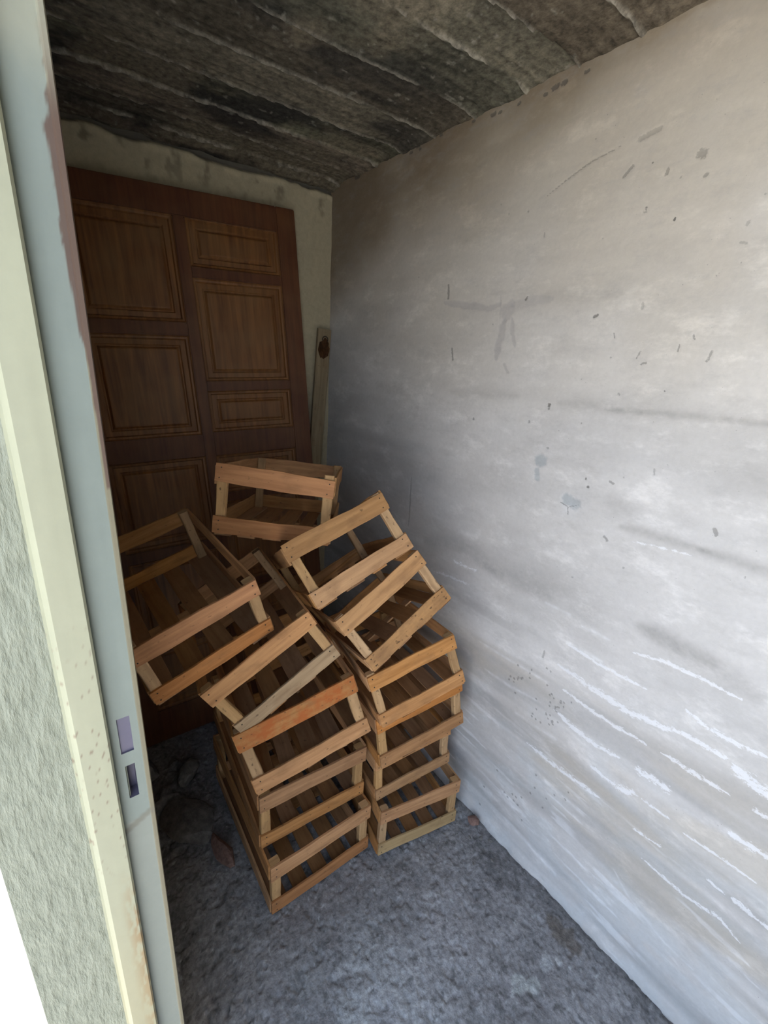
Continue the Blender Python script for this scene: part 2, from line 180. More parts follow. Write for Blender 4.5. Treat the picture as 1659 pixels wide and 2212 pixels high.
def paint_features(Y, Z, C, y0, z0, step):
    """stains, chips and scraped streaks of the limewash, each a polyline with a half width"""
    relief = np.zeros(Y.shape); MSK = np.zeros(Y.shape + (3,))
    wob = 1.0 * (fbm(Y * 170, Z * 170, 71, 3) - 0.5) + 1.0 * (fbm(Y * 50, Z * 60, 77, 3) - 0.5)
    pal = {'d': (0.13, 0.12, 0.11), 'b': (0.34, 0.37, 0.39), 'w': (0.86, 0.87, 0.9), 't': (0.47, 0.40, 0.32), 'e': (0.40, 0.375, 0.365)}
    for kind, st, soft, hw, pts in FEAT:
        pad = hw * 3 + 0.012
        a = np.array(pts); lo = a.min(0) - pad; hi = a.max(0) + pad
        i0, i1 = max(0, int((lo[0] - y0) / step)), min(Y.shape[0], int((hi[0] - y0) / step) + 2)
        j0, j1 = max(0, int((lo[1] - z0) / step)), min(Y.shape[1], int((hi[1] - z0) / step) + 2)
        if i1 <= i0 or j1 <= j0: continue
        y, z, w = Y[i0:i1, j0:j1], Z[i0:i1, j0:j1], wob[i0:i1, j0:j1]
        if len(a) == 1: a = np.vstack([a, a + 1e-4])
        d = np.full(y.shape, 9.0); tt = np.zeros(y.shape); Lc = np.r_[0, np.cumsum(np.linalg.norm(np.diff(a, axis=0), axis=1))]
        for k in range(len(a) - 1):
            p, q = a[k], a[k + 1]; e = q - p; l2 = e @ e
            t = np.clip(((y - p[0]) * e[0] + (z - p[1]) * e[1]) / l2, 0, 1)
            dk = np.hypot(y - p[0] - t * e[0], z - p[1] - t * e[1])
            tt = np.where(dk < d, (Lc[k] + t * (Lc[k + 1] - Lc[k])) / Lc[-1], tt); d = np.minimum(d, dk)
        wid = hw * (1.0 if len(pts) < 2 or kind != 'w' else 1.0) * (1 - 0.55 * np.abs(2 * tt - 1) ** 3 if len(pts) > 2 else 1.0)
        x = d / np.maximum(wid * (1.7 if soft and kind == 'd' else 1.0), 1e-5)
        if not soft and kind in 'wd':
            ch = 0 if kind == 'w' else 1; sl = MSK[i0:i1, j0:j1]
            val = np.clip(1 - x * 0.36, 0, 1) * (min(1.0, 0.58 + 0.32 * st) if kind == 'w' else 0.92)
            if kind == 'd': sl[..., 2] = np.where(val > sl[..., 1], st * 0.95, sl[..., 2])
            sl[..., ch] = np.maximum(sl[..., ch], val); relief[i0:i1, j0:j1] += (0.0006 if kind == 'w' else -0.0012) * (x < 1)
            continue
        if soft: m = np.exp(-(x * 0.95) ** 2) * (0.75 + 0.5 * w)
        else: m = 1 - sstep(0.75, 1.25, x + (2.2 if kind == 'w' else 0.7) * w)
        if kind == 'w': m = m * (0.55 + 0.5 * sstep(0.35, 0.6, fbm(y * 40, z * 60, 79, 3)))
        m = np.clip(m * st, 0, 1)
        C[i0:i1, j0:j1] = mix(C[i0:i1, j0:j1], pal[kind], m)
        if not soft: relief[i0:i1, j0:j1] += (0.0006 if kind == 'w' else -0.0012) * m
    return relief, MSK
ST = 0.0035
ny, nz = int((YB0 + 0.06 - YN) / ST), int((ZC + 0.05) / ST)
Y, Z = np.meshgrid(YN + np.arange(ny) * ST, -0.02 + np.arange(nz) * ST, indexing='ij')
big = fbm(Y * 2.2, Z * 5.0, 11, 5); med = fbm(Y * 9, Z * 16, 21, 4); band = fbm(Y * 1.3, Z * 26, 31, 3)
C = np.ones(Y.shape + (3,)) * np.array((0.56, 0.54, 0.53))
C = C * (1 + 0.34 * (big - 0.5) + 0.16 * (med - 0.5) + 0.16 * (band - 0.5))[..., None]
low = sstep(0.75, 0.35, Z + 0.15 * (big - 0.5))
C = mix(C, (0.54, 0.545, 0.55), 0.7 * low * sstep(0.45, 0.6, med))
bl = fbm(Y * 1.1, Z * 15, 36, 4); C = C * (1 - 0.22 * sstep(0.45, 0.70, bl) * sstep(1.15, 0.7, Z))[..., None]
C = mix(C, (0.46, 0.405, 0.335), 0.5 * sstep(0.5, 0.7, fbm(Y * 2.5, Z * 9, 37, 4)) * sstep(0.85, 0.6, Z) * sstep(0.1, 0.3, Z))
C = mix(C, (0.52, 0.45, 0.36), 0.30 * sstep(0.5, 0.75, fbm(Y * 3.1, Z * 2.2, 41, 4)) * sstep(1.3, 1.9, Z))
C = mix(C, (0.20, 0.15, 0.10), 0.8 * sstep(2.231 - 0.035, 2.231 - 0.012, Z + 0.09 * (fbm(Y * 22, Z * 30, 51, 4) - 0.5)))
C = mix(C, (0.55, 0.485, 0.385), 0.75 * sstep(1.35, 2.1, Z + 0.5 * (fbm(Y * 1.8, Z * 2.6, 44, 4) - 0.5)))  # warmer towards the ceiling: bounce light painted in along with dirt
stain_shade = sstep(-0.10, 0.32, Z - (1.70 + (1.8 - Y) * 0.34) + 0.35 * (fbm(Y * 2.5, Z * 2.5, 42, 4) - 0.5)) * (0.6 + 0.6 * fbm(Y * 5, Z * 7, 43, 4))  # upper back corner: brown stain with the corner's shade painted in
C = mix(C, (0.20, 0.145, 0.09), 0.88 * np.clip(stain_shade, 0, 1))
relief, MSK = paint_features(Y, Z, C, YN, -0.02, ST)
streak = sstep(0.60, 0.66, fbm(Y * 5.5, Z * 60 - Y * 4, 61, 3)) * sstep(0.62, 0.25, Z) * sstep(0.42, 0.58, fbm(Y * 5, Z * 9, 66, 3))
C = mix(C, (0.84, 0.85, 0.88), 0.35 * streak)
X = XR - relief + 0.008 * (fbm(Y * 1.6, Z * 5.5, 81, 3) - 0.5) + 0.0035 * (fbm(Y * 7, Z * 22, 82, 3) - 0.5) + 0.0006 * (fbm(Y * 60, Z * 60, 83, 2) - 0.5)
X = X - 0.02 * sstep(0.05, 0.0, Z) * (0.3 + 0.7 * fbm(Y * 15, Z * 3, 84, 3))
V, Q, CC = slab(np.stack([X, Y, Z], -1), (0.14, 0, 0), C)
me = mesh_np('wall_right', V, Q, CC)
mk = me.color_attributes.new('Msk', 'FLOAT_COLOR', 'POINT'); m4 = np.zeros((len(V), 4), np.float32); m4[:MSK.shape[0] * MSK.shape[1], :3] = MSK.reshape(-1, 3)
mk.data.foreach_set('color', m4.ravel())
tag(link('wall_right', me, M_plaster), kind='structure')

# ---------------------------------------------------------------- back wall (runs along u, tilted by YAW)
ST = 0.006
nu, nz = int(1.42 / ST), int((ZC + 0.05) / ST)
U, Z = np.meshgrid(np.arange(nu) * ST, -0.02 + np.arange(nz) * ST, indexing='ij')     # u from the right corner to the left
big = fbm(U * 3, Z * 3, 111, 5)
C = np.ones(U.shape + (3,)) * np.array((0.44, 0.385, 0.27)) * (1 + 0.25 * (big - 0.5))[..., None]
edge = ZC - 0.02 - 0.035 * fbm(U * 9, Z * 0 + 3, 112, 4)
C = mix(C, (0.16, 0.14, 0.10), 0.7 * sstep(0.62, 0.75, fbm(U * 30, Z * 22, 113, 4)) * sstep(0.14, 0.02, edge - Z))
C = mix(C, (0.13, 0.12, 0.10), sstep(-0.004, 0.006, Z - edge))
C = mix(C, (0.62, 0.55, 0.38), 0.6 * sstep(0.02, 0.0, np.abs(Z - edge + 0.012)) * sstep(0.45, 0.6, fbm(U * 14, Z * 4, 114, 3)))
D = 0.006 * (fbm(U * 5, Z * 5, 115, 4) - 0.5) - 0.012 * sstep(-0.004, 0.01, Z - edge) + 0.002 * (fbm(U * 50, Z * 50, 116, 2) - 0.5)
cu, su = math.cos(YAW), math.sin(YAW)
Pg = np.stack([XR + 0.05 - U * cu - D * su, yback(XR + 0.05) + U * su - D * cu, Z], -1)
V, Q, CC = slab(Pg, (0.14 * su, 0.14 * cu, 0), C)
tag(link('wall_back', mesh_np('wall_back', V, Q, CC), M_cream), kind='structure')

# ---------------------------------------------------------------- ceiling: boards run along the back wall
ST = 0.005
nx, ny = int((XR + 0.04 - XO) / ST), int((2.02 - YN) / ST)
Xc, Yc = np.meshgrid(XO + np.arange(nx) * ST, YN + np.arange(ny) * ST, indexing='ij')
W = Yc + (Xc - 0.6) * math.tan(YAW) + 0.006 * (fbm(Xc * 3, Yc * 3, 200, 2) - 0.5)   # distance across the boards
edges = [-0.62, -0.45, -0.31, -0.16, -0.02, 0.12, 0.25, 0.38, 0.51, 0.655, 0.795, 0.93, 1.10, 1.265, 1.415, 1.555, 1.68, 1.80, 1.95, 2.1]
rb = random.Random(5)
C = np.zeros(Xc.shape + (3,)); H = np.zeros(Xc.shape)
for k in range(len(edges) - 1):
    m = (W >= edges[k]) & (W < edges[k + 1])
    g = 0.10 + 0.08 * rb.random(); w = 0.92 + 0.16 * rb.random()
    C[m] = (g * w, g * 0.885, g * (0.68 - 0.06 * rb.random())); H[m] = 0.007 * (rb.random() - 0.5)
grain = fbm(Xc * 6, W * 90, 201, 4); blot = fbm(Xc * 7, Yc * 9, 202, 5)
C = C * np.clip(0.1 + 0.9 * grain + 0.9 * blot, 0.25, 2)[..., None]
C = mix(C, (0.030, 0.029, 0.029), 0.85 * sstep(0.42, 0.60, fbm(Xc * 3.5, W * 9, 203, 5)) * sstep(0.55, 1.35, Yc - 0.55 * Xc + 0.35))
C = mix(C, (0.21, 0.18, 0.13), 0.75 * sstep(0.50, 0.66, fbm(Xc * 3.2, W * 4, 204, 4)))
fins = np.full(Xc.shape, 9.0)
for e in edges: fins = np.minimum(fins, np.abs(W - e - 0.002 * (fbm(Xc * 12, Xc * 0 + e * 31, 205, 2) - 0.5)))
brk = sstep(0.34, 0.50, fbm(Xc * 7, np.round(W * 7) * 3.7, 206, 3))
fin = sstep(0.0050, 0.0012, fins) * brk
C = mix(C, (0.40, 0.37, 0.31), 0.75 * fin)
spk = sstep(0.78, 0.85, fbm(Xc * 55, Yc * 55, 207, 2)); C = mix(C, (0.36, 0.34, 0.29), 0.5 * spk)
H = H + 0.006 * fin + 0.004 * (grain - 0.5) + 0.006 * (blot - 0.5)
yb = YB0 + (XR - Xc) * math.tan(YAW)
ragged = sstep(0.07, 0.0, yb - Yc) * (0.25 + 1.0 * fbm(Xc * 16, Yc * 16, 208, 4)) + sstep(0.05, 0.0, XR - Xc) * (0.1 + 0.7 * fbm(Xc * 12, Yc * 14, 209, 4))
H = H + 0.018 * ragged
V, Q, CC = slab(np.stack([Xc, Yc, ZC - H], -1), (0, 0, 0.14), C)
tag(link('ceiling', mesh_np('ceiling', V, Q, CC), M_ceil), kind='structure')

# ---------------------------------------------------------------- floor
ST = 0.004
nx, ny = int((XR + 0.04 - XO) / ST), int((2.02 - YN) / ST)
Xf, Yf = np.meshgrid(XO + np.arange(nx) * ST, YN + np.arange(ny) * ST, indexing='ij')
b1 = fbm(Xf * 4, Yf * 4, 301, 5); b2 = fbm(Xf * 16, Yf * 16, 302, 4); b3 = fbm(Xf * 70, Yf * 70, 303, 3)
C = np.ones(Xf.shape + (3,)) * np.array((0.25, 0.243, 0.248)) * (0.27 + 0.72 * b1 + 0.45 * b2 + 0.3 * b3)[..., None]
C = mix(C, (0.38, 0.39, 0.39), 0.7 * sstep(0.36, 0.66, fbm(Xf * 7, Yf * 7, 304, 5)) * sstep(0.78, 0.5, Yf) * sstep(0.75, 0.35, Xf))
C = mix(C, (0.07, 0.068, 0.066), 0.5 * sstep(0.64, 0.76, fbm(Xf * 75, Yf * 75, 305, 3)))
C = mix(C, (0.42, 0.43, 0.44), 0.6 * sstep(0.78, 0.84, fbm(Xf * 95, Yf * 95, 306, 2)))
def blob(x, y, rx, ry, col, st, w=0.6):
    global C
    r = np.hypot((Xf - x) / rx, (Yf - y) / ry) + w * (fbm(Xf * 60, Yf * 60, 307, 3) - 0.5)
    C = mix(C, col, st * (1 - sstep(0.75, 1.1, r)))
blob(0.806, 0.288, 0.026, 0.019, (0.42, 0.44, 0.43), 0.6); blob(0.838, 0.262, 0.022, 0.018, (0.42, 0.44, 0.43), 0.6)
blob(0.905, 0.268, 0.022, 0.017, (0.40, 0.41, 0.42), 0.6); blob(0.94, 0.250, 0.012, 0.01, (0.5, 0.5, 0.5), 0.6)
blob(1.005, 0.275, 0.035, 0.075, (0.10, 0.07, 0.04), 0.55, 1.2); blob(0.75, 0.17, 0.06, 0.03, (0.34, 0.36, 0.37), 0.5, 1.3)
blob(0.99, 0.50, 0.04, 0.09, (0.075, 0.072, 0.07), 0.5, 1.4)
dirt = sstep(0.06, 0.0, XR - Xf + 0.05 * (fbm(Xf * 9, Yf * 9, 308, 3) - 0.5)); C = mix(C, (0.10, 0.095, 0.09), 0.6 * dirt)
H = 0.010 * (b1 - 0.5) * 0.6 + 0.007 * (b2 - 0.5) + 0.004 * (b3 - 0.5) - 0.004 * sstep(0.60, 0.72, fbm(Xf * 45, Yf * 45, 311, 3))
rub = sstep(1.15, 1.45, Yf + 0.25 * (b1 - 0.5)) * sstep(0.42, 0.28, Xf)
H = H + rub * 0.03 * sstep(0.45, 0.6, fbm(Xf * 8, Yf * 8, 309, 3))
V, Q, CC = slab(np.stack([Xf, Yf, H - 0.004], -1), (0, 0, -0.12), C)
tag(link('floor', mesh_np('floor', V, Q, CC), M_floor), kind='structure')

# ---------------------------------------------------------------- left wall with the doorway, near wall, ground outside
def boxes_mesh(name, boxes):
    bm = bmesh.new()
    for (x0, x1, y0, y1, z0, z1) in boxes:
        vs = [bm.verts.new((x, y, z)) for x in (x0, x1) for y in (y0, y1) for z in (z0, z1)]
        for f in ((0, 1, 3, 2), (4, 6, 7, 5), (0, 4, 5, 1), (2, 3, 7, 6), (0, 2, 6, 4), (1, 5, 7, 3)): bm.faces.new([vs[i] for i in f])
    bmesh.ops.recalc_face_normals(bm, faces=bm.faces)
    me = bpy.data.meshes.new(name); bm.to_mesh(me); bm.free(); return me
def noise_material(name, c0, c1, scale=(20, 20, 20), rough=0.9, bump=0.4, bdist=0.004, contrast=(0.35, 0.65), detail=6, spec=0.25):
    m, nt, b = nodes_of(name); N = nt.nodes.new; L = nt.links.new
    tc = N('ShaderNodeTexCoord'); mp = N('ShaderNodeMapping'); mp.inputs['Scale'].default_value = scale
    L(tc.outputs['Object'], mp.inputs['Vector'])
    n = N('ShaderNodeTexNoise'); n.inputs['Scale'].default_value = 1.0; n.inputs['Detail'].default_value = detail; n.inputs['Roughness'].default_value = 0.62
    L(mp.outputs[0], n.inputs['Vector'])
    r = N('ShaderNodeValToRGB'); r.color_ramp.elements[0].position = contrast[0]; r.color_ramp.elements[1].position = contrast[1]
    r.color_ramp.elements[0].color = (*c0, 1); r.color_ramp.elements[1].color = (*c1, 1)
    L(n.outputs['Fac'], r.inputs[0]); L(r.outputs[0], b.inputs['Base Color'])
    bp = N('ShaderNodeBump'); bp.inputs['Strength'].default_value = bump; bp.inputs['Distance'].default_value = bdist
    L(n.outputs['Fac'], bp.inputs['Height']); L(bp.outputs[0], b.inputs['Normal'])
    b.inputs['Roughness'].default_value = rough; b.inputs['Specular IOR Level'].default_value = spec
    return m
M_render = noise_material('brushed_render', (0.195, 0.20, 0.152), (0.26, 0.265, 0.205), (120, 90, 28), bump=0.8, bdist=0.006)
M_darkwall = noise_material('old_plaster', (0.32, 0.29, 0.24), (0.5, 0.46, 0.39), (9, 9, 9))

yfar = yback(XO) + 0.02
me = boxes_mesh('wall_left', [(XO, XI, DY1, yfar, -0.1, ZC + 0.1), (XO, XI, YN, DY0, -0.1, ZC + 0.1), (XO, XI, DY0, DY1, DZ, ZC + 0.1)])
wl_o = link('wall_left', me, M_render)
me.materials.append(noise_material('low_bounce_plaster', (0.13, 0.115, 0.095), (0.24, 0.215, 0.175), (9, 9, 9)))
for p_ in me.polygons:
    if p_.normal.x > 0.9: p_.material_index = 1   # the face towards the room is unseen, darkened to cut bounced light; tag(wl_o, kind='structure')
tag(link('wall_near', boxes_mesh('wall_near', [(XO, XR + 0.14, YN - 0.14, YN + 0.01, -0.1, ZC + 0.1)]), M_darkwall), kind='structure')
gx, gy = np.meshgrid(np.r_[np.linspace(-8, -1.0, 20), np.linspace(-0.95, XO, 172)], np.r_[np.linspace(-6, -0.02, 20), np.linspace(0, 2.0, 201), np.linspace(2.1, 7, 15)], indexing='ij')
gz = -0.03 + 0.02 * (fbm(gx * 9, gy * 9, 401, 4) - 0.5)
gc = np.ones(gx.shape + (3,)) * np.array((0.60, 0.59, 0.56)) * (0.8 + 0.4 * fbm(gx * 5, gy * 5, 402, 4))[..., None]
V, Q, CC = slab(np.stack([gx, gy, gz], -1), (0, 0, -0.1), gc)
tag(link('ground', mesh_np('ground', V, Q, CC), M_ground), kind='structure')

# ---------------------------------------------------------------- steel door frame: far jamb with its strike recesses
prof = []
def seg(p, q, n):
    for k in range(n): prof.append((p[0] + (q[0] - p[0]) * k / n, p[1] + (q[1] - p[1]) * k / n))
seg((-0.024, 0.457), (-0.0205, 0.447), 3); seg((-0.0205, 0.447), (-0.016, 0.4405), 4); seg((-0.016, 0.4405), (0.0085, 0.440), 16)
seg((0.0085, 0.440), (0.0105, 0.4425), 3); seg((0.0105, 0.4425), (0.0108, 0.452), 5); seg((0.0108, 0.452), (0.0380, 0.452), 20)
seg((0.0380, 0.452), (0.0395, 0.4495), 2); seg((0.0395, 0.4495), (0.0425, 0.4495), 3); seg((0.0425, 0.4495), (0.0435, 0.452), 2); seg((0.0435, 0.452), (0.0435, 0.49), 3); prof.append((0.022, 0.49))
prof = np.array(prof); nz = 560
zz = np.linspace(0.0, DZ, nz)
Pp = np.zeros((len(prof), nz, 3)); Pp[..., 0] = prof[:, None, 0]; Pp[..., 1] = prof[:, None, 1]; Pp[..., 2] = zz[None]
xs = np.repeat(prof[:, :1], nz, 1); ys = np.repeat(prof[:, 1:], nz, 1); zs = Pp[..., 2]
cream = np.array((0.275, 0.268, 0.183)); blue = np.array((0.180, 0.202, 0.176))
isb = (xs > 0.0106)
C = np.where(isb[..., None], blue, cream) * (0.94 + 0.12 * fbm(xs * 120, zs * 14, 501, 4))[..., None]
C = mix(C, (0.22, 0.222, 0.185), 0.6 * (isb & (zs < 1.03)).astype(float))
lip = (xs > 0.0383); C = mix(C, (0.16, 0.13, 0.075), 0.85 * lip.astype(float))
chip = sstep(0.0, 0.0012, xs - (0.0395 - (0.0045 * sstep(1.44, 1.50, zs) + 0.004 * sstep(1.58, 1.64, zs)) * sstep(0.25, 0.8, fbm(xs * 30, zs * 26, 502, 4)) * 1.0)) * isb * (zs > 1.43)
chip = chip * sstep(0.16, 0.24, fbm(xs * 50, zs * 40, 503, 3))
C = mix(C, (0.085, 0.050, 0.036), 0.94 * chip)
top = sstep(1.70, 1.76, zs + 0.02 * (fbm(xs * 90, zs * 40, 504, 3) - 0.5)); C = mix(C, (0.28, 0.27, 0.20), 0.7 * top * isb)
rust = (~isb) * sstep(-0.008, 0.009, xs) * sstep(0.60, 0.70, zs) * sstep(0.99, 0.88, zs) * sstep(0.34, 0.56, fbm(xs * 260, zs * 60, 505, 4)); C = mix(C, (0.20, 0.095, 0.025), 0.8 * rust)
fl = (~isb) * sstep(0.78, 0.82, fbm(xs * 420, zs * 220, 506, 2)) * sstep(0.95, 1.05, zs) * sstep(1.35, 1.2, zs); C = mix(C, (0.14, 0.09, 0.06), 0.8 * fl)
yel = (~isb) * sstep(1.0, 0.7, zs); C = mix(C, (0.32, 0.265, 0.145), 0.45 * yel)
seam = sstep(0.0065, 0.003, np.abs(zs - (1.024 + (xs - 0.025) * 0.55) - 0.001)) * isb; C = mix(C, (0.13, 0.115, 0.085), 0.65 * seam)
holes = [(0.0185, 0.0310, 1.130, 1.177, 0.0022, 0), (0.0200, 0.0305, 1.063, 1.110, 0.016, 0.006)]
cx = 0.5 * (prof[:-1, 0] + prof[1:, 0])[:, None]; cz = 0.5 * (zz[:-1] + zz[1:])[None]; cyy = 0.5 * (prof[:-1, 1] + prof[1:, 1])[:, None]
keep = np.ones((len(prof) - 1, nz - 1), bool)
Vs = [Pp.reshape(-1, 3)]; Cs = [C.reshape(-1, 3)]; off = len(Vs[0]); Qs = []
for (x0, x1, z0, z1, dep, _) in holes:
    inside = (cx > x0) & (cx < x1) & (cz > z0) & (cz < z1) & (np.abs(cyy - 0.452) < 1e-4)
    keep &= ~inside
    ii, jj = np.where(inside); a0, a1 = prof[ii.min(), 0], prof[ii.max() + 1, 0]; b0, b1 = zz[jj.min()], zz[jj.max() + 1]
    y0, y1 = 0.452, 0.452 + dep
    v = np.array([(a0, y0, b0), (a1, y0, b0), (a1, y0, b1), (a0, y0, b1), (a0, y1, b0), (a1, y1, b0), (a1, y1, b1), (a0, y1, b1)])
    q = np.array([(0, 1, 5, 4), (1, 2, 6, 5), (2, 3, 7, 6), (3, 0, 4, 7), (4, 5, 6, 7)]) + off
    Vs.append(v); Cs.append(np.tile(np.array((0.115, 0.103, 0.145)), (8, 1))); Qs.append(q); off += 8
Qs.insert(0, grid_quads(len(prof), nz, 0, keep))
jm = mesh_np('trim_1', np.concatenate(Vs), np.concatenate(Qs), np.concatenate(Cs), smooth=False)
tag(link('trim_1', jm, M_jamb), kind='structure')
M_cream_paint = noise_material('cream_paint', (0.55, 0.53, 0.40), (0.62, 0.60, 0.46), (10, 10, 4), 0.45, 0.05)
tag(link('trim_2', boxes_mesh('trim_2', [(-0.02, 0.0435, DY0 + 0.004, DY1 - 0.006, DZ - 0.012, DZ - 0.001), (-0.02, 0.0435, DY0 + 0.001, DY0 + 0.012, 0, DZ - 0.012)]), M_cream_paint), kind='structure')

# ---------------------------------------------------------------- wood
def wood_material(name, c_dark, c_light, stain=None, stain_amt=0.0, spots=0.0, rough=0.75, grey=0.0):
    m, nt, b = nodes_of(name); N = nt.nodes.new; L = nt.links.new
    uv = N('ShaderNodeUVMap'); uv.uv_map = 'grain'
    mp = N('ShaderNodeMapping'); mp.inputs['Scale'].default_value = (5, 70, 1); L(uv.outputs[0], mp.inputs['Vector'])
    n = N('ShaderNodeTexNoise'); n.inputs['Scale'].default_value = 1; n.inputs['Detail'].default_value = 7; n.inputs['Roughness'].default_value = 0.6; n.inputs['Distortion'].default_value = 0.4
    L(mp.outputs[0], n.inputs['Vector'])
    r = N('ShaderNodeValToRGB'); r.color_ramp.elements[0].position = 0.30; r.color_ramp.elements[1].position = 0.68
    r.color_ramp.elements[0].color = (*c_dark, 1); r.color_ramp.elements[1].color = (*c_light, 1); L(n.outputs['Fac'], r.inputs[0])
    col = r.outputs[0]
    oi = N('ShaderNodeObjectInfo')
    hs = N('ShaderNodeHueSaturation'); L(col, hs.inputs['Color'])
    v = N('ShaderNodeMapRange'); v.inputs['To Min'].default_value = 0.70; v.inputs['To Max'].default_value = 0.98; L(oi.outputs['Random'], v.inputs['Value']); L(v.outputs[0], hs.inputs['Value'])
    mu = N('ShaderNodeMath'); mu.operation = 'MULTIPLY'; mu.inputs[1].default_value = 7.31; L(oi.outputs['Random'], mu.inputs[0])
    fr = N('ShaderNodeMath'); fr.operation = 'FRACT'; L(mu.outputs[0], fr.inputs[0])
    s = N('ShaderNodeMapRange'); s.inputs['To Min'].default_value = 0.92; s.inputs['To Max'].default_value = 1.08; L(fr.outputs[0], s.inputs['Value']); L(s.outputs[0], hs.inputs['Saturation'])
    col = hs.outputs[0]
    def blend(fac, c):
        nonlocal col
        mx = N('ShaderNodeMix'); mx.data_type = 'RGBA'; L(fac, mx.inputs['Factor']); L(col, mx.inputs['A']); mx.inputs['B'].default_value = (*c, 1); col = mx.outputs['Result']
    # dirt in broad patches
    m2 = N('ShaderNodeMapping'); m2.inputs['Scale'].default_value = (14, 26, 1); L(uv.outputs[0], m2.inputs['Vector'])
    n2 = N('ShaderNodeTexNoise'); n2.inputs['Scale'].default_value = 1; n2.inputs['Detail'].default_value = 5; L(m2.outputs[0], n2.inputs['Vector'])
    d = N('ShaderNodeMapRange'); d.inputs['From Min'].default_value = 0.52; d.inputs['From Max'].default_value = 0.78; d.inputs['To Max'].default_value = 0.58; L(n2.outputs['Fac'], d.inputs['Value'])
    blend(d.outputs[0], (0.17, 0.085, 0.04))
    if stain:
        m3 = N('ShaderNodeMapping'); m3.inputs['Scale'].default_value = (16, 20, 1); m3.inputs['Location'].default_value = (3.1, 1.7, 0); L(uv.outputs[0], m3.inputs['Vector'])
        n3 = N('ShaderNodeTexNoise'); n3.inputs['Scale'].default_value = 1; n3.inputs['Detail'].default_value = 6; n3.inputs['Roughness'].default_value = 0.7; L(m3.outputs[0], n3.inputs['Vector'])
        q = N('ShaderNodeMapRange'); q.inputs['From Min'].default_value = 0.40; q.inputs['From Max'].default_value = 0.60; q.inputs['To Max'].default_value = stain_amt; L(n3.outputs['Fac'], q.inputs['Value'])
        blend(q.outputs[0], stain)
    m4 = N('ShaderNodeMapping'); m4.inputs['Scale'].default_value = (55, 90, 1); L(uv.outputs[0], m4.inputs['Vector'])
    n4 = N('ShaderNodeTexNoise'); n4.inputs['Scale'].default_value = 1; n4.inputs['Detail'].default_value = 3; L(m4.outputs[0], n4.inputs['Vector'])
    t = N('ShaderNodeMapRange'); t.inputs['From Min'].default_value = 0.66 - 0.07 * spots; t.inputs['From Max'].default_value = 0.74 - 0.05 * spots; t.inputs['To Max'].default_value = 0.55 + 0.3 * spots; L(n4.outputs['Fac'], t.inputs['Value'])
    blend(t.outputs[0], (0.055, 0.03, 0.018))
    L(col, b.inputs['Base Color'])
    bp = N('ShaderNodeBump'); bp.inputs['Strength'].default_value = 0.25; bp.inputs['Distance'].default_value = 0.0015; L(n.outputs['Fac'], bp.inputs['Height']); L(bp.outputs[0], b.inputs['Normal'])
    b.inputs['Roughness'].default_value = rough; b.inputs['Specular IOR Level'].default_value = 0.25
    return m
WOOD = {
    'tan': wood_material('crate_wood_tan', (0.38, 0.175, 0.066), (0.62, 0.32, 0.133)),
    'orange': wood_material('crate_wood_orange', (0.38, 0.155, 0.055), (0.60, 0.275, 0.105)),
    'pale': wood_material('crate_wood_pale', (0.42, 0.215, 0.09), (0.63, 0.345, 0.15)),
    'bleached': wood_material('crate_wood_bleached', (0.46, 0.31, 0.16), (0.62, 0.44, 0.24)),
    'grey': wood_material('crate_wood_grey', (0.30, 0.205, 0.125), (0.43, 0.305, 0.19)),
    'rust': wood_material('crate_wood_rust_stained', (0.42, 0.19, 0.07), (0.62, 0.31, 0.125), (0.38, 0.10, 0.022), 0.85, 0.3),
    'mouldy': wood_material('crate_wood_dark_spotted', (0.42, 0.225, 0.10), (0.60, 0.335, 0.15), (0.22, 0.12, 0.06), 0.45, 1.0),
    'post': wood_material('crate_wood_post', (0.44, 0.26, 0.12), (0.62, 0.385, 0.19), None, 0, 0.5),
    'floor': wood_material('crate_wood_floor_shaded', (0.30, 0.15, 0.07), (0.44, 0.235, 0.11)),  # floor boards darkened: shade inside the crates put into the colour
}
M_nail = noise_material('rusty_nail', (0.03, 0.02, 0.015), (0.07, 0.045, 0.03), (300, 300, 300), 0.6, 0.1)
RND = random.Random(42)
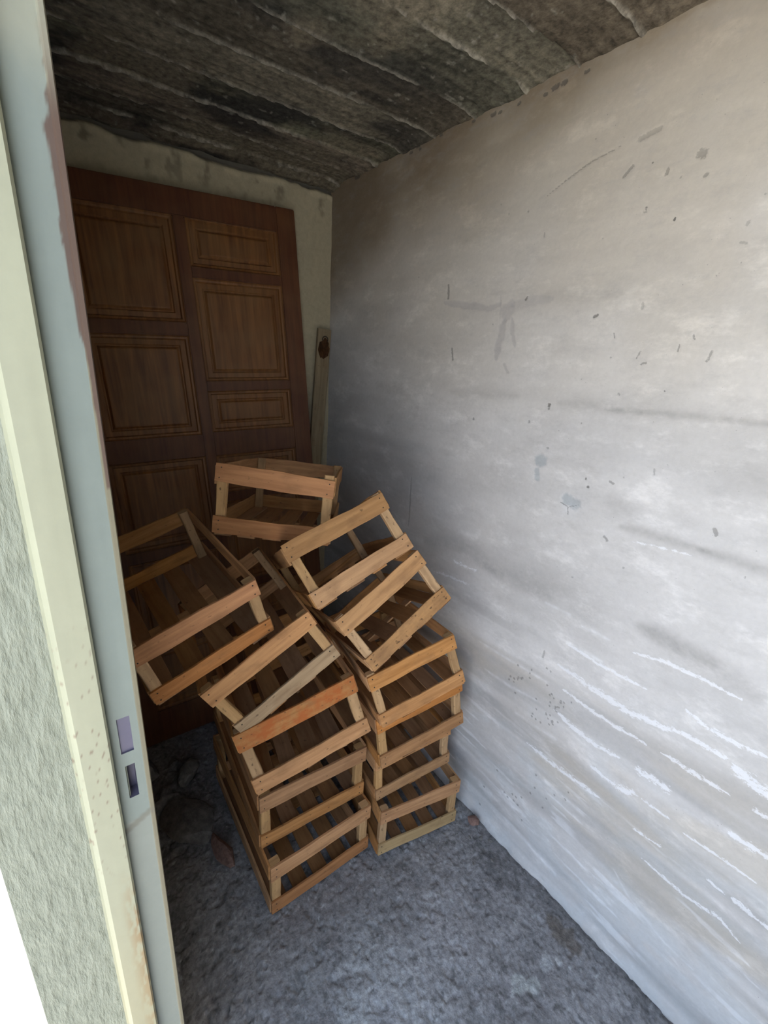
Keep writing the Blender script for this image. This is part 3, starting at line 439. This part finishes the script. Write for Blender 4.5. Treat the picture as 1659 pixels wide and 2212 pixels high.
def board(name, size, mat, parent, loc, axis, wob=0.0012, rough_ends=0.0, bow=0.0, rot=(0, 0, 0)):
    """one sawn board: `size` (x,y,z) about its centre, long along `axis`; edges wander a little, ends may be ragged"""
    n = 9; L = size[axis]; oth = [a for a in (0, 1, 2) if a != axis]
    a, b = oth; A, B = size[a] / 2, size[b] / 2
    c = min(A, B) * 0.22
    ring = [(-A + c, -B), (A - c, -B), (A, -B + c), (A, B - c), (A - c, B), (-A + c, B), (-A, B - c), (-A, -B + c)]
    bm = bmesh.new(); rows = []
    ph = [RND.uniform(0, 6.28) for _ in range(4)]
    wide = 0 if A >= B else 1
    for k in range(n + 1):
        t = -0.5 + k / n; row = []
        da = wob * (math.sin(t * 7 + ph[0]) + 0.6 * math.sin(t * 17 + ph[1])); db = wob * (math.sin(t * 6 + ph[2]) + 0.6 * math.sin(t * 15 + ph[3]))
        bw = bow * (0.25 - t * t) * 4
        for (p, q) in ring:
            co = [0, 0, 0]; e = 0
            if k in (0, n) and rough_ends: e = RND.uniform(-1, 0) * rough_ends * (1 if k else -1)
            co[axis] = t * L + e
            pp, qq = p, q
            if wide == 0: pp += (da if p > 0 else db); qq += bw
            else: qq += (da if q > 0 else db); pp += bw
            co[a] = pp; co[b] = qq
            row.append(bm.verts.new(co))
        rows.append(row)
    for k in range(n):
        for j in range(8):
            bm.faces.new((rows[k][j], rows[k][(j + 1) % 8], rows[k + 1][(j + 1) % 8], rows[k + 1][j]))
    bm.faces.new(rows[0]); bm.faces.new(rows[-1])
    bmesh.ops.recalc_face_normals(bm, faces=bm.faces)
    uvl = bm.loops.layers.uv.new('grain'); ou, ov = RND.uniform(0, 40), RND.uniform(0, 40)
    for f in bm.faces:
        nrm = f.normal
        d = max(oth, key=lambda i: abs(nrm[i])); v_ax = oth[0] if d == oth[1] else oth[1]
        for lp in f.loops:
            co = lp.vert.co; lp[uvl].uv = (co[axis] + ou, co[v_ax] + ov + (0.37 if d == a else 0))
    me = bpy.data.meshes.new(name); bm.to_mesh(me); bm.free()
    o = link(name, me, mat, parent); o.location = loc; o.rotation_euler = rot
    return o
def nail(parent, x, y, z, r=0.0021):
    bm = bmesh.new(); bmesh.ops.create_cone(bm, cap_ends=True, segments=7, radius1=r, radius2=r * 0.8, depth=0.0014)
    me = bpy.data.meshes.new('nail'); bm.to_mesh(me); bm.free()
    o = link('nail', me, M_nail, parent); o.location = (x, y, z); o.rotation_euler = (math.pi / 2, 0, 0)
    return o

CW, CD, CH, CS = 0.32, 0.5032, 0.1896, 0.0512
def make_crate(mat, s, nfloor, top, bottom, label, side='tan', back='tan', tilt=(0.0, 0.0)):
    root = empty('wooden_crate', mat)
    tag(root, label, 'crate', 'open slatted wooden fruit crates in the pile')
    w, d, h, sl = CW * s, CD * s, CH * s, CS * s
    th = 0.0065 * s
    x0, y0 = -w / 2, -d / 2
    px, py = 0.026 * s, 0.020 * s
    # corner posts inside the slats
    for sx in (0, 1):
        for sy in (0, 1):
            hx = (x0 + 0.007 * s + px / 2) if sx == 0 else (-x0 - 0.007 * s - px / 2)
            hy = (y0 + th + py / 2) if sy == 0 else (-y0 - th - py / 2)
            hh = h - 0.004 * s + RND.uniform(-0.003, 0.004) * s
            board('corner_post', (px, py, hh), WOOD['post'], root, (hx, hy, 0.004 * s + hh / 2), 2, 0.0006)
    # slats of the two ends and the two sides: a lower and an upper one each
    gap = 0.0065 * s
    for lvl, mt in ((0, bottom), (1, top)):
        zc = (gap + (sl - gap) / 2) if lvl == 0 else h - sl / 2
        hs = sl - gap if lvl == 0 else sl
        o = board('end_slat', (w - 0.006 * s, th, hs), WOOD[mt], root, (0, y0 + th / 2, zc), 0, 0.0013, 0.001, 0.0, (0, tilt[lvl], 0))
        for sx in (-1, 1):
            for q in (-1, 1):
                nail(o, sx * (w / 2 - 0.018 * s) + RND.uniform(-0.003, 0.003), -th / 2, q * hs * 0.27)
        board('end_slat', (w - 0.006 * s, th, hs), WOOD[back], root, (0, -y0 - th / 2, zc), 0, 0.0013, 0.001)
        for sx in (-1, 1):
            board('side_slat', (0.0062 * s, d - 0.014 * s, hs), WOOD[side if RND.random() < 0.7 else 'pale'], root, (sx * (w / 2 - 0.0034 * s), RND.uniform(-0.003, 0.003) * s, zc), 1, 0.0013, 0.002)
    # floor boards run front to back, with gaps; a batten crosses beneath them
    wi = w - 0.012 * s; g = 0.030 * s if nfloor == 4 else 0.020 * s
    ws = [RND.uniform(0.85, 1.15) for _ in range(nfloor)]; tot = sum(ws); av = wi - g * (nfloor - 1)
    xx = -wi / 2
    for k in range(nfloor):
        bw = av * ws[k] / tot
        board('floor_slat', (bw, d - 0.006 * s, 0.0052 * s), WOOD['floor'], root, (xx + bw / 2, RND.uniform(-0.003, 0.003) * s, 0.0034 * s), 1, 0.001, 0.006)
        xx += bw + g
    board('floor_batten', (w - 0.075 * s, 0.042 * s, 0.005 * s), WOOD['pale'], root, (0, RND.uniform(-0.02, 0.02) * s, -0.0019 * s), 0, 0.001)
    return root
def pose(R, t): return Matrix(((*R[0], t[0]), (*R[1], t[1]), (*R[2], t[2]), (0, 0, 0, 1)))
CRATES = [
    ([[0.9996, 0.0249, -0.0119], [-0.0251, 0.9995, -0.0178], [0.0115, 0.0181, 0.9998]], [0.5087, 1.0762, 0.0060], 1.08, 5, 'tan', 'orange', 'tan', 'bottom crate of the left stack, standing on the grey floor'),
    ([[0.9971, 0.0744, -0.0143], [-0.0748, 0.9968, -0.0272], [0.0122, 0.0282, 0.9995]], [0.5211, 1.1311, 0.2110], 1.0919, 5, 'tan', 'tan', 'tan', 'second crate up in the left stack, directly on the bottom one'),
    ([[0.946, 0.2295, -0.229], [-0.1852, 0.9623, 0.1991], [0.266, -0.1459, 0.9529]], [0.5168, 1.027, 0.4970], 1.0309, 5, 'rust', 'tan', 'tan', 'tilted crate with a rust-orange stained upper slat, third up in the left stack'),
    ([[0.8497, 0.1424, -0.5077], [-0.1025, 0.9891, 0.1059], [0.5173, -0.0379, 0.855]], [0.4503, 1.064, 0.7332], 0.951, 4, 'tan', 'grey', 'tan', 'steeply tilted crate with a greyish lower slat, topmost of the left stack'),
    ([[0.9511, -0.0606, -0.303], [0.0299, 0.994, -0.1047], [0.3075, 0.0905, 0.9472]], [0.2353, 1.095, 0.894], 0.9078, 4, 'orange', 'orange', 'tan', 'leftmost crate, tipped over the left stack and half hidden by the door frame'),
    ([[0.9808, 0.1927, 0.0316], [-0.1937, 0.9805, 0.0335], [-0.0246, -0.039, 0.9989]], [0.874, 0.9635, 0.0066], 0.985, 5, 'tan', 'bleached', 'tan', 'bottom crate of the right stack, pale lower slat, on the floor'),
    ([[0.9897, 0.1318, -0.0553], [-0.1299, 0.9908, 0.037], [0.0597, -0.0294, 0.9978]], [0.8738, 1.0208, 0.1975], 0.9567, 5, 'tan', 'pale', 'tan', 'second crate up in the right stack, its top hidden by the crate above'),
    ([[0.9817, 0.1429, -0.1256], [-0.135, 0.9884, 0.0697], [0.1341, -0.0515, 0.9896]], [0.8745, 1.0049, 0.3789], 1.0202, 5, 'orange', 'tan', 'tan', 'third crate up in the right stack, with a rough-grained lower slat'),
    ([[0.9429, 0.255, -0.2145], [-0.2009, 0.9486, 0.2446], [0.2658, -0.1875, 0.9456]], [0.8046, 0.8914, 0.6101], 0.8741, 5, 'tan', 'tan', 'tan', 'fourth crate up in the right stack, below the crate with dark-spotted wood'),
    ([[0.8582, 0.2545, -0.4457], [-0.0357, 0.8959, 0.4429], [0.512, -0.3642, 0.7779]], [0.773, 0.9254, 0.7915], 0.9187, 4, 'pale', 'mouldy', 'pale', 'crate tipped up to the right with a dark-spotted lower slat, by the white wall'),
    ([[0.9023, 0.3064, -0.3034], [-0.1052, 0.8386, 0.5344], [0.4182, -0.4503, 0.7889]], [0.6823, 0.9996, 0.9284], 0.9454, 4, 'pale', 'pale', 'tan', 'crate leaning back on top of the right stack, in front of the highest crate'),
    ([[0.8147, 0.5625, 0.1407], [-0.5767, 0.8112, 0.0963], [-0.0599, -0.1596, 0.9854]], [0.5813, 1.2223, 1.0512], 0.9829, 5, 'orange', 'orange', 'tan', 'highest crate of the pile, almost upright in front of the brown door'),
]
for (R, t, s, nf, top, bot, sd, lab) in CRATES:
    make_crate(pose(R, t), s, nf, top, bot, lab, sd, tilt=(0.012, 0.05) if 'highest' in lab else (0.0, 0.0))

# ---------------------------------------------------------------- brown panelled door leaf leaning on the back wall
def varnish(name, c0, c1, rough=0.38, dust=0.25):
    m, nt, b = nodes_of(name); N = nt.nodes.new; L = nt.links.new
    tc = N('ShaderNodeTexCoord'); mp = N('ShaderNodeMapping'); mp.inputs['Scale'].default_value = (60, 60, 4); L(tc.outputs['Object'], mp.inputs['Vector'])
    n = N('ShaderNodeTexNoise'); n.inputs['Scale'].default_value = 1; n.inputs['Detail'].default_value = 6; n.inputs['Distortion'].default_value = 0.6; L(mp.outputs[0], n.inputs['Vector'])
    r = N('ShaderNodeValToRGB'); r.color_ramp.elements[0].position = 0.3; r.color_ramp.elements[1].position = 0.7
    r.color_ramp.elements[0].color = (*c0, 1); r.color_ramp.elements[1].color = (*c1, 1); L(n.outputs['Fac'], r.inputs[0])
    n2 = N('ShaderNodeTexNoise'); n2.inputs['Scale'].default_value = 9; n2.inputs['Detail'].default_value = 6; L(tc.outputs['Object'], n2.inputs['Vector'])
    q = N('ShaderNodeMapRange'); q.inputs['From Min'].default_value = 0.42; q.inputs['From Max'].default_value = 0.7; q.inputs['To Max'].default_value = dust; L(n2.outputs['Fac'], q.inputs['Value'])
    mx = N('ShaderNodeMix'); mx.data_type = 'RGBA'; L(q.outputs[0], mx.inputs['Factor']); L(r.outputs[0], mx.inputs['A']); mx.inputs['B'].default_value = (0.22, 0.12, 0.05, 1)
    L(mx.outputs['Result'], b.inputs['Base Color'])
    rr = N('ShaderNodeMapRange'); rr.inputs['To Min'].default_value = rough; rr.inputs['To Max'].default_value = rough + 0.25; L(n2.outputs['Fac'], rr.inputs['Value']); L(rr.outputs[0], b.inputs['Roughness'])
    bp = N('ShaderNodeBump'); bp.inputs['Strength'].default_value = 0.15; bp.inputs['Distance'].default_value = 0.001; L(n.outputs['Fac'], bp.inputs['Height']); L(bp.outputs[0], b.inputs['Normal'])
    b.inputs['Specular IOR Level'].default_value = 0.45
    return m
M_stile = varnish('door_varnish_red_brown', (0.075, 0.022, 0.008), (0.14, 0.046, 0.016))
M_panel = varnish('door_varnish_worn', (0.12, 0.042, 0.012), (0.25, 0.105, 0.030), 0.36, 0.5)
def bevbox(name, x0, x1, y0, y1, z0, z1, mat, parent, bev=0.003):
    bm = bmesh.new()
    vs = [bm.verts.new((x, y, z)) for x in (x0, x1) for y in (y0, y1) for z in (z0, z1)]
    for f in ((0, 1, 3, 2), (4, 6, 7, 5), (0, 4, 5, 1), (2, 3, 7, 6), (0, 2, 6, 4), (1, 5, 7, 3)): bm.faces.new([vs[i] for i in f])
    bmesh.ops.recalc_face_normals(bm, faces=bm.faces)
    if bev: bmesh.ops.bevel(bm, geom=list(bm.edges), offset=bev, segments=2, affect='EDGES')
    me = bpy.data.meshes.new(name); bm.to_mesh(me); bm.free()
    return link(name, me, mat, parent)
def raised_panel(x0, x1, z0, z1, parent):
    """moulding round a sunk field whose centre is raised again"""
    bm = bmesh.new(); f = 0.034 if min(x1 - x0, z1 - z0) > 0.13 else 0.028
    rings = [(0.0, 0.002), (0.004, 0.006), (0.010, 0.007), (0.014, 0.013), (f - 0.004, 0.0125), (f, 0.0165), (f + 0.003, 0.0165), (f + 0.010, 0.0105), (f + 0.014, 0.010)]
    R_ = []
    for ins, dy in rings:
        R_.append([bm.verts.new(p) for p in ((x0 + ins, dy, z0 + ins), (x1 - ins, dy, z0 + ins), (x1 - ins, dy, z1 - ins), (x0 + ins, dy, z1 - ins))])
    for a, b in zip(R_[:-1], R_[1:]):
        for k in range(4): bm.faces.new((a[k], a[(k + 1) % 4], b[(k + 1) % 4], b[k]))
    bm.faces.new(R_[-1])
    bk = [bm.verts.new((v.co.x, 0.030, v.co.z)) for v in R_[0]]
    for k in range(4): bm.faces.new((R_[0][k], bk[k], bk[(k + 1) % 4], R_[0][(k + 1) % 4]))
    bm.faces.new(bk[::-1]); bmesh.ops.recalc_face_normals(bm, faces=bm.faces)
    me = bpy.data.meshes.new('panel'); bm.to_mesh(me); bm.free()
    return link('panel', me, M_panel, parent)
ay, al, ar = math.radians(5), math.radians(5), math.radians(3.1)
e = Vector((math.cos(ay), -math.sin(ay), 0)); n0 = Vector((-math.sin(ay), -math.cos(ay), 0))
up = Vector((0, 0, 1)) * math.cos(al) - n0 * math.sin(al)
eu = e * math.cos(ar) + up * math.sin(ar); ev = -e * math.sin(ar) + up * math.cos(ar); bk = -eu.cross(ev)
bk = -(eu.cross(ev)) if (eu.cross(ev)).y < 0 else eu.cross(ev)
DL = 2.07
T = Vector((0.888, 1.775, 2.096)); base = T - ev * DL
dm = Matrix(((eu.x, bk.x, ev.x, base.x), (eu.y, bk.y, ev.y, base.y), (eu.z, bk.z, ev.z, base.z), (0, 0, 0, 1)))
door = empty('door_leaf', dm)
tag(door, 'dark red-brown panelled wooden door leaning loose against the back wall', 'door')
TH = 0.038
bevbox('stile', -0.075, 0, 0, TH, 0, DL, M_stile, door); bevbox('stile', -0.84, -0.765, 0, TH, 0, DL, M_stile, door)
bevbox('mullion', -0.442, -0.402, 0, TH, 0, DL - 0.085, M_stile, door)
bevbox('rail', -0.766, -0.074, 0, TH, DL - 0.085, DL, M_stile, door)
def column(x0, x1, cuts):
    for k, (a, b) in enumerate(cuts):
        raised_panel(x0, x1, DL + b, DL + a, door)
        nxt = cuts[k + 1][0] if k + 1 < len(cuts) else -DL
        bevbox('rail', x0 - 0.001, x1 + 0.001, 0.0005, TH, DL + nxt, DL + b, M_stile, door)
column(-0.765, -0.442, [(-0.085, -0.420), (-0.465, -0.815), (-0.898, -1.23), (-1.275, -1.60), (-1.645, -1.92)])
column(-0.402, -0.075, [(-0.078, -0.236), (-0.272, -0.622), (-0.658, -0.810), (-0.900, -1.05), (-1.087, -1.44), (-1.477, -1.63), (-1.667, -1.92)])

# ---------------------------------------------------------------- batten standing in the corner
M_batten = wood_material('old_batten_wood', (0.22, 0.165, 0.10), (0.34, 0.265, 0.17), None, 0, 0.2)
pa, pb = Vector((0.905, 1.748, 0.0)), Vector((1.042, 1.797, 1.688))
pv = (pb - pa).normalized(); px_ = Vector((0.985, -0.17, 0)); px_ = (px_ - pv * px_.dot(pv)).normalized(); py_ = pv.cross(px_)
bmat = Matrix(((px_.x, py_.x, pv.x, pa.x), (px_.y, py_.y, pv.y, pa.y), (px_.z, py_.z, pv.z, pa.z), (0, 0, 0, 1)))
bat = empty('wooden_batten', bmat)
tag(bat, 'narrow weathered wooden batten standing in the corner beside the brown door', 'plank')
Lb = (pb - pa).length
board('plank', (0.060, 0.019, Lb), M_batten, bat, (0, 0, Lb / 2), 2, 0.0008)
M_rust = noise_material('rust_stain', (0.035, 0.018, 0.010), (0.16, 0.075, 0.03), (60, 60, 30), 0.85, 0.5, contrast=(0.3, 0.7))
bm = bmesh.new()
bmesh.ops.create_circle(bm, cap_ends=True, segments=22, radius=0.024)
for v in bm.verts:
    v.co.y *= 1.5 + 0.5 * RND.random(); v.co.x *= 0.9 + 0.3 * RND.random(); v.co = Vector((v.co.x, 0, v.co.y))
bmesh.ops.solidify(bm, geom=list(bm.faces), thickness=0.0008)
me = bpy.data.meshes.new('rust_patch'); bm.to_mesh(me); bm.free()
o = link('rust_patch', me, M_rust, bat); o.location = (0.002, -0.0102, Lb - 0.082); o['label'] = 'dark rust stain below the top end'
bm = bmesh.new(); pts = [(0.012 * math.cos(a), 0.012 * math.sin(a)) for a in [math.radians(d) for d in range(-40, 230, 18)]]
for (x, z), (x2, z2) in zip(pts[:-1], pts[1:]):
    p, q = Vector((x, 0, z)), Vector((x2, 0, z2)); mt = Matrix.Translation((p + q) / 2) @ (q - p).to_track_quat('Z', 'Y').to_matrix().to_4x4()
    bmesh.ops.create_cone(bm, segments=8, radius1=0.0022, radius2=0.0022, depth=(q - p).length * 1.15, cap_ends=True, matrix=mt)
me = bpy.data.meshes.new('hook'); bm.to_mesh(me); bm.free()
o = link('hook', me, M_nail, bat); o.location = (0.004, -0.0125, Lb - 0.042)

# ---------------------------------------------------------------- rubble on the floor
M_rock = noise_material('broken_mortar', (0.13, 0.12, 0.115), (0.24, 0.225, 0.21), (40, 40, 40), 0.95, 0.7)
M_brick = noise_material('brick_red', (0.20, 0.12, 0.10), (0.33, 0.21, 0.17), (60, 60, 60), 0.95, 0.6)
def chunk(name, x, y, sx, sy, sz, rz, mat, label, cat, seed, group=None):
    rr = random.Random(seed); bm = bmesh.new(); bmesh.ops.create_icosphere(bm, subdivisions=3, radius=1)
    fl = [(Vector((rr.uniform(-1, 1), rr.uniform(-1, 1), rr.uniform(-0.8, 0.8))).normalized(), rr.uniform(0.55, 0.85)) for _ in range(9)]
    for v in bm.verts:
        for nn, dd in fl:
            ex = v.co.dot(nn) - dd
            if ex > 0: v.co -= nn * ex
        v.co += Vector((rr.uniform(-1, 1), rr.uniform(-1, 1), rr.uniform(-1, 1))) * 0.025
        v.co = Vector((v.co.x * sx, v.co.y * sy, v.co.z * sz))
    zmin = min(v.co.z for v in bm.verts)
    for v in bm.verts: v.co.z -= zmin
    me = bpy.data.meshes.new(name); bm.to_mesh(me); bm.free()
    o = link(name, me, mat); o.location = (x, y, 0.001); o.rotation_euler = (0, 0, rz)
    tag(o, label, cat, group); return o
chunk('broken_slab', 0.205, 1.22, 0.085, 0.12, 0.022, 0.5, M_rock, 'large flat piece of broken mortar on the dark floor left of the stack', 'rubble', 1)
chunk('mortar_lump', 0.255, 1.41, 0.06, 0.05, 0.035, 1.2, M_rock, 'grey mortar lump on the dark floor under the leftmost crate', 'rubble', 2)
chunk('mortar_lump', 0.11, 1.47, 0.075, 0.06, 0.06, 0.2, M_rock, 'larger grey mortar lump in the darkest part near the left wall', 'rubble', 3)
chunk('brick_fragment', 0.275, 1.045, 0.028, 0.085, 0.025, 0.1, M_brick, 'pinkish brick fragment on the floor against the left stack', 'rubble', 4)
chunk('brick_fragment', 1.040, 0.655, 0.022, 0.026, 0.012, 0.7, M_brick, 'small reddish brick bit at the foot of the white wall', 'rubble', 5)
for k, (x, y, r) in enumerate([(1.015, 0.60, 0.008), (0.985, 0.625, 0.007), (1.035, 0.575, 0.009), (0.955, 0.66, 0.006), (0.93, 0.56, 0.006), (0.99, 0.53, 0.007)]):
    chunk('pebble', x, y, r, r * 0.8, r * 0.6, k, M_rock, 'tiny grey crumb of mortar on the floor near the white wall', 'rubble', 20 + k, 'mortar crumbs by the white wall')
